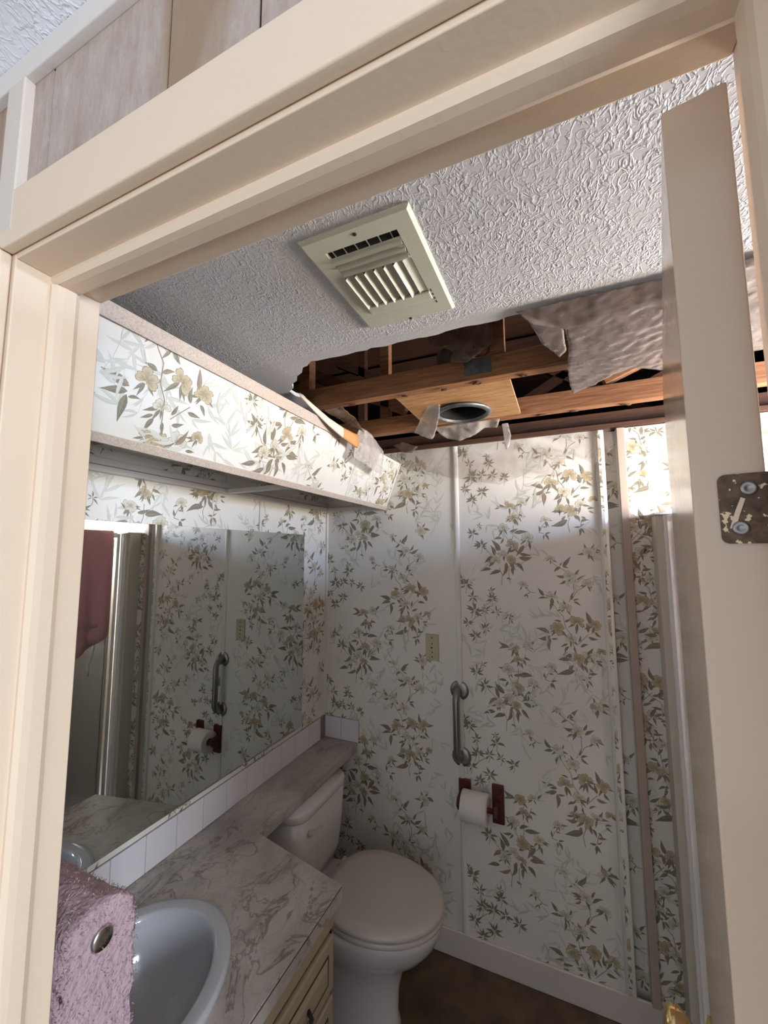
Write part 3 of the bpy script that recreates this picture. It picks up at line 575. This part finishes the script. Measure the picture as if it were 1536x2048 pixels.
for x, y in ((-.265, .497), (-.263, .736)): bm = bmesh.new(); lathe(bm, [(.0034, 0), (.003, .001), (.001, .0013)], (x, y, zf), (0, 0, -1), 14); part(obj('screw', bm, 'dark_slot', None, True), vt)
for k in range(4): part(box('lever_slot', -.2005, -.1985, .664+k*.012, .671+k*.012, zf-.0004, zf+.0004, 'dark_slot'), vt)

# ---------------------------------------------------------------- attic framing
def beam(name, p0, p1, w, h, mt, parent, up=(0, 0, 1)):
    p0, p1 = Vector(p0), Vector(p1); d = (p1-p0).normalized(); s = Vector((0, 1, 0)); q = d.cross(s).normalized()
    bm = bmesh.new(); prism(bm, [(-w/2, -h/2), (w/2, -h/2), (w/2, h/2), (-w/2, h/2)], 0, 1, lambda u, v, a: p0+(p1-p0)*a+s*u+q*v)
    return part(obj(name, bm, mt, None, bevel=.001), parent)
def truss(y, label, webs, posts, mt='joist_wood', z=ZC+.0005, plates=()):
    t = thing('roof_truss', label, 'roof truss', (0, y, z), 0, None)
    part(box('chord', -2.39, 2.59, y-.019, y+.019, z, z+.064, mt, None, .0015), t)
    part(box('top_chord', -2.39, 2.59, y-.019, y+.019, 2.80, 2.864, mt, None), t)
    for (x0, z0), (x1, z1) in webs: beam('web', (x0, y, z0), (x1, y, z1), .036, .045, mt, t)
    for x in posts: part(box('post', x-.019, x+.019, y-.018, y+.018, z+.0645, 2.7995, mt), t)
    for x0, x1, z0, z1 in plates: part(box('gusset_plate', x0, x1, y-.0205, y-.0192, z0, z1, 'galvanized'), t)
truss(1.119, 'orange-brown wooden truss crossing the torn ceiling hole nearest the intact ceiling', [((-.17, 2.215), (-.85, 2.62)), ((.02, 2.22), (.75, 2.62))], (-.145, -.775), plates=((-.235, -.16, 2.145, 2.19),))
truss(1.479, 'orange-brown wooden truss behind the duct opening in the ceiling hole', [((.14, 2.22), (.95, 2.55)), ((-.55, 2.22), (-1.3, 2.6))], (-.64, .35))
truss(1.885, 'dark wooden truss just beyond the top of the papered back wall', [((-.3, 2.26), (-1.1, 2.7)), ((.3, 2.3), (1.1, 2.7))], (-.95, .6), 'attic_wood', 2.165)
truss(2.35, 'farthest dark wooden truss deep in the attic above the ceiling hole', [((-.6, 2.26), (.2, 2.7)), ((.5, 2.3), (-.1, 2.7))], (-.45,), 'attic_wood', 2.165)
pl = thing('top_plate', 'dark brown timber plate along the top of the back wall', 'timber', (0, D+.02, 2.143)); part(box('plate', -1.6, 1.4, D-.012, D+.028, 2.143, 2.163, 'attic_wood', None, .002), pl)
# plywood with the duct collar
CXD, CYD, RD = -.297, 1.300+.0, .088
CYD = 1.345
sq = []
for k in range(64):
    a = 2*math.pi*k/64; sq.append((CXD+RD*math.cos(a), CYD+RD*math.sin(a)))
pb = thing('plywood_panel', 'tan plywood panel with a round duct hole fixed between two trusses', 'panel', (-.29, 1.3, ZC))
part(slab('board', [[(-.462, 1.139), (-.118, 1.139), (-.118, 1.459), (-.462, 1.459)], sq[::-1]], ZC+.004, ZC+.013, 'plywood'), pb)
du = thing('duct_collar', 'round galvanized duct collar opening through the plywood panel', 'duct', (CXD, CYD, ZC))
def ringc(r, z, n=48): return [(CXD+r*math.cos(2*math.pi*k/n), CYD+r*math.sin(2*math.pi*k/n), z) for k in range(n)]
bm = bmesh.new(); loft(bm, [ringc(RD-.001, ZC+.20), ringc(RD-.001, ZC+.001), ringc(RD+.008, ZC-.002), ringc(RD+.009, ZC-.006), ringc(RD-.002, ZC-.012), ringc(RD-.008, ZC-.010), ringc(RD-.009, ZC+.02), ringc(RD-.009, ZC+.20)], False, False)
part(obj('collar', bm, 'galvanized', None, True), du)
bm = bmesh.new(); loft(bm, [ringc(RD-.0095, ZC-.002), ringc(RD-.0095, ZC+.06), ringc(RD-.0115, ZC+.06), ringc(RD-.0115, ZC-.002), ringc(RD-.0095, ZC-.002)], False, False); part(obj('shade_sleeve', bm, 'duct_shade', None, True), du)  # second loft: dark sleeve added so the inside of the collar looks shaded
bm = bmesh.new(); loft(bm, [ringc(RD-.0105, ZC+.060), ringc(RD-.0105, ZC+.065)]); part(obj('shade_disc', bm, 'duct_shade', None), du)  # dark disc across the collar, shade of the duct put into its colour

# ---------------------------------------------------------------- torn plastic and paper
def sheet(name, label, cat, pts, mt, amp=.006, cuts=5, seed=0, thick=.0006, mats=None, fn=None, pname='film'):
    c = sum((Vector(p) for p in pts), Vector())/len(pts); t = thing(name, label, cat, tuple(c))
    bm = bmesh.new(); vs = [bm.verts.new(p) for p in pts]; n = len(vs)
    ed = [bm.edges.new((vs[i], vs[(i+1) % n])) for i in range(n)]
    bmesh.ops.triangle_fill(bm, edges=ed, use_beauty=True)
    for _ in range(cuts):
        lens = [e for e in bm.edges if e.calc_length() > .012]
        if not lens or len(bm.verts) > 5000: break
        bmesh.ops.subdivide_edges(bm, edges=lens, cuts=1, use_grid_fill=True); bmesh.ops.triangulate(bm, faces=[f_ for f_ in bm.faces if len(f_.verts) > 4])
    bm.normal_update()
    nrm = Vector(); 
    for f_ in bm.faces: nrm += f_.normal*f_.calc_area()
    nrm.normalize()
    for v in bm.verts:
        q = v.co*14+Vector((seed*3.1, 0, 0)); d = noise.noise(q)*1.0+.5*noise.noise(q*2.7)
        j = Vector((noise.noise(v.co*60), noise.noise(v.co*60+Vector((9, 0, 0))), noise.noise(v.co*60+Vector((0, 9, 0)))))*.002
        v.co += nrm*d*amp+j
        if fn: v.co = Vector(fn(v.co))
    o = obj(pname, bm, mt, None, True); m = o.modifiers.new('s', 'SOLIDIFY'); m.thickness = thick; part(o, t); return t
sheet('plastic_sheet', 'large cloudy plastic vapour sheet sagging from the torn ceiling edge at the right', 'plastic sheet',
      [(-.066, .80, 2.123), (-.043, .828, 2.108), (-.023, .912, 2.102), (.011, .985, 2.10), (.0245, .958, 2.10), (.018, .87, 2.104), (.0195, .87, 2.104), (.029, .935, 2.102), (.027, 1.053, 2.10), (.034, 1.17, 2.10), (.044, 1.243, 2.10), (.084, 1.203, 2.10), (.132, 1.147, 2.10), (.173, 1.119, 2.10), (.237, 1.163, 2.10), (.5, 1.12, 2.10), (.9, 1.16, 2.10), (.95, .81, 2.123), (.4, .80, 2.123)], 'vapour_film', .0022, 6, 1)
sheet('torn_film', 'cloudy torn plastic flap hanging from the left side of the duct collar', 'torn plastic', [(-.387, 1.24, 2.128), (-.345, 1.23, 2.126), (-.357, 1.27, 2.10), (-.384, 1.3, 2.045), (-.393, 1.3, 2.034), (-.457, 1.3, 2.066), (-.421, 1.28, 2.112)], 'clear_film', .006, 5, 2)
sheet('torn_film', 'ragged plastic fringe under the front edge of the plywood duct panel', 'torn plastic', [(-.436, 1.455, 2.125), (-.364, 1.457, 2.128), (-.262, 1.457, 2.127), (-.19, 1.457, 2.126), (-.20, 1.47, 2.10), (-.245, 1.47, 2.105), (-.281, 1.47, 2.082), (-.337, 1.47, 2.066), (-.384, 1.47, 2.079), (-.41, 1.46, 2.10)], 'clear_film', .008, 5, 3)
sheet('torn_film', 'narrow clear plastic strip dangling right of the duct collar', 'torn plastic', [(-.19, 1.52, 2.126), (-.169, 1.52, 2.128), (-.159, 1.52, 2.08), (-.168, 1.52, 2.038), (-.179, 1.52, 2.026), (-.185, 1.52, 2.074)], 'clear_film', .006, 4, 4)
sheet('torn_film', 'wide clear plastic flap draped over the papered valance face', 'torn plastic', [(-.685, 1.33, 2.128), (-.685, 1.423, 2.125), (-.69, 1.57, 2.085), (-.69, 1.554, 2.013), (-.69, 1.528, 1.977), (-.69, 1.45, 1.985), (-.69, 1.366, 1.996), (-.69, 1.293, 2.0), (-.688, 1.297, 2.06)], 'clear_film', .005, 5, 5)
sheet('torn_film', 'dusty brown plastic scrap at the left corner of the ceiling hole', 'torn plastic', [(-.693, 1.087, 2.112), (-.62, 1.081, 2.112), (-.634, 1.205, 2.112), (-.70, 1.43, 2.112), (-.698, 1.30, 2.112)], 'dusty_film', .006, 5, 6)
sheet('torn_film', 'faint hazy plastic film hanging over the top of the floral back wall', 'torn plastic', [(-.70, 1.810, 2.1435), (-.459, 1.810, 2.1435), (-.132, 1.810, 2.1435), (.19, 1.810, 2.1435), (.195, 1.785, 2.06), (.128, 1.785, 1.998), (.021, 1.79, 2.06), (-.002, 1.79, 1.958), (-.118, 1.79, 1.988), (-.242, 1.79, 1.944), (-.462, 1.79, 1.994), (-.66, 1.79, 2.06)], 'haze_film', .003, 5, 7)
sheet('torn_film', 'small dark plastic scrap above the far left corner of the back wall', 'torn plastic', [(-.70, 1.7, 2.145), (-.66, 1.7, 2.16), (-.58, 1.7, 2.125), (-.61, 1.7, 2.10), (-.66, 1.7, 2.11)], 'dusty_film', .006, 4, 8)
sheet('torn_film', 'whitish crumpled plastic bundle beside the upright post in the ceiling hole', 'torn plastic', [(-.333, 1.05, 2.287), (-.146, 1.05, 2.277), (-.148, 1.05, 2.205), (-.182, 1.05, 2.177), (-.216, 1.05, 2.16), (-.263, 1.05, 2.17), (-.255, 1.05, 2.204), (-.319, 1.05, 2.232)], 'dusty_film', .014, 5, 9)
# curled strip of trim paper
cp = thing('peeled_strip', 'curled cream and orange paper strip peeled off the valance top edge', 'paper strip', (-.70, 1.15, 2.08))
bm = bmesh.new(); rows = []
cl = [(-.700, .97, 2.122, .006), (-.698, 1.04, 2.104, .010), (-.692, 1.12, 2.082, .014), (-.686, 1.20, 2.068, .019), (-.682, 1.27, 2.062, .024), (-.681, 1.30, 2.062, .026)]
for x, y, z, wd in cl: rows.append([bm.verts.new((x+math.sin(a)*wd*.45, y+.003*math.cos(a*2), z-math.cos(a)*wd)) for a in [R(v) for v in range(0, 221, 20)]])
for i, (A, B) in enumerate(zip(rows, rows[1:])):
    for k in range(len(A)-1): fc = bm.faces.new((A[k], A[k+1], B[k+1], B[k])); fc.material_index = 1 if i >= 3 else 0
o = obj('paper', bm, ['curled_paper', 'orange_paper'], None, True); m = o.modifiers.new('s', 'SOLIDIFY'); m.thickness = .0012; part(o, cp)
# nails and paper scraps left on the trusses
rq = random.Random(9)
SCR = ['%s torn drywall paper scrap under the %s truss of the ceiling hole' % (a, b) for a, b in (('leftmost', 'nearer'), ('second from left', 'nearer'), ('second from right', 'nearer'), ('middle', 'nearer'), ('rightmost', 'nearer'), ('leftmost', 'second'), ('second from right', 'second'), ('rightmost', 'second'), ('second from left', 'second'))]
for x, y in ((-.60, 1.119), (-.42, 1.119), (-.20, 1.119), (-.30, 1.119), (-.08, 1.119), (-.52, 1.479), (.05, 1.479), (.20, 1.479), (-.05, 1.479)):
    q = sheet('drywall_scrap', 'small torn drywall paper scrap nailed to the underside of a truss', 'scrap', [(x+math.cos(a)*rq.uniform(.008, .02), y+math.sin(a)*rq.uniform(.006, .013), ZC-.0035) for a in [k*6.283/8 for k in range(8)]], 'insulation_brown', .002, 2, rq.random()*9, .001, pname='scrap'); q['label'] = SCR[int(len([k for k in bpy.data.objects if k.name.startswith('drywall_scrap')]))-1]

# ---------------------------------------------------------------- fluffy towel on a bar beside the door frame
tb = thing('towel_bar', 'chrome towel bar with a round end cap inside the left door frame', 'towel bar', (-.75, .305, 1.15))
by, bz = .392, 1.145
bm = bmesh.new(); tube(bm, [(-1.03, by, bz), (-.590, by, bz)], .009, 16); part(obj('bar', bm, 'chrome', None, True), tb)
bm = bmesh.new(); lathe(bm, [(.0135, -.012), (.0145, 0), (.0150, .010), (.0120, .0135), (.003, .0125)], (-.592, by, bz), (1, 0, 0), 32); part(obj('end_cap', bm, 'chrome', None, True), tb)
for x in (-1.0, -.72):
    bm = bmesh.new(); tube(bm, [(x, .306, bz), (x, by-.004, bz)], .007, 12); lathe(bm, [(.022, 0), (.022, .004), (.008, .008)], (x, .305, bz), (0, 1, 0)); part(obj('bracket', bm, 'chrome', None, True), tb)
ft = thing('fluffy_towel', 'thick fluffy dusty-pink towel hanging on the chrome bar beside the left jamb', 'towel', (-.75, by, .85))
bm = bmesh.new(); out = []; x0, x1 = -1.0, -.583
prof = [(by-.050, .80), (by-.052, .90), (by-.050, 1.05), (by-.046, 1.12)]+[(by+.044*math.cos(a), bz+.004+.042*math.sin(a)) for a in [R(v) for v in range(165, 14, -15)]]+[(by+.046, 1.12), (by+.048, 1.0), (by+.049, .88), (by+.048, .81), (by, .815)]
prism(bm, prof, x0, x1, lambda u, v, a: (a, u, v))
bmesh.ops.triangulate(bm, faces=bm.faces[:])
for _ in range(5): bmesh.ops.subdivide_edges(bm, edges=[e for e in bm.edges if e.calc_length() > .012], cuts=1)
bmesh.ops.triangulate(bm, faces=[q for q in bm.faces if len(q.verts) > 4]); bm.normal_update()
for v in bm.verts:
    d = noise.noise(v.co*38)*.005+noise.noise(v.co*90)*.0035; v.co += v.normal*d
tri = [(f_.calc_center_median().copy(), f_.normal.copy()) for f_ in bm.faces if f_.calc_center_median().x > -.72 and f_.calc_center_median().z > .85]
part(obj('cloth', bm, 'pink_towel', None, True), ft)
rq = random.Random(3); vs, fs = [], []
for c, nn in tri:
    for _ in range(5):
        p = c+Vector([rq.uniform(-.005, .005) for _ in range(3)]); l = rq.uniform(.003, .0065); d = (nn+Vector([rq.uniform(-.8, .8) for _ in range(3)])+Vector((0, 0, -.3))).normalized()
        s = d.cross(Vector([rq.uniform(-1, 1) for _ in range(3)])).normalized()*.0007; b = len(vs); vs += [p-s, p+s, p+d*l]; fs.append((b, b+1, b+2))
me = bpy.data.meshes.new('pile'); me.from_pydata(vs, [], fs); o = link('pile', me, 'pink_towel'); o['kind'] = 'stuff'; part(o, ft)
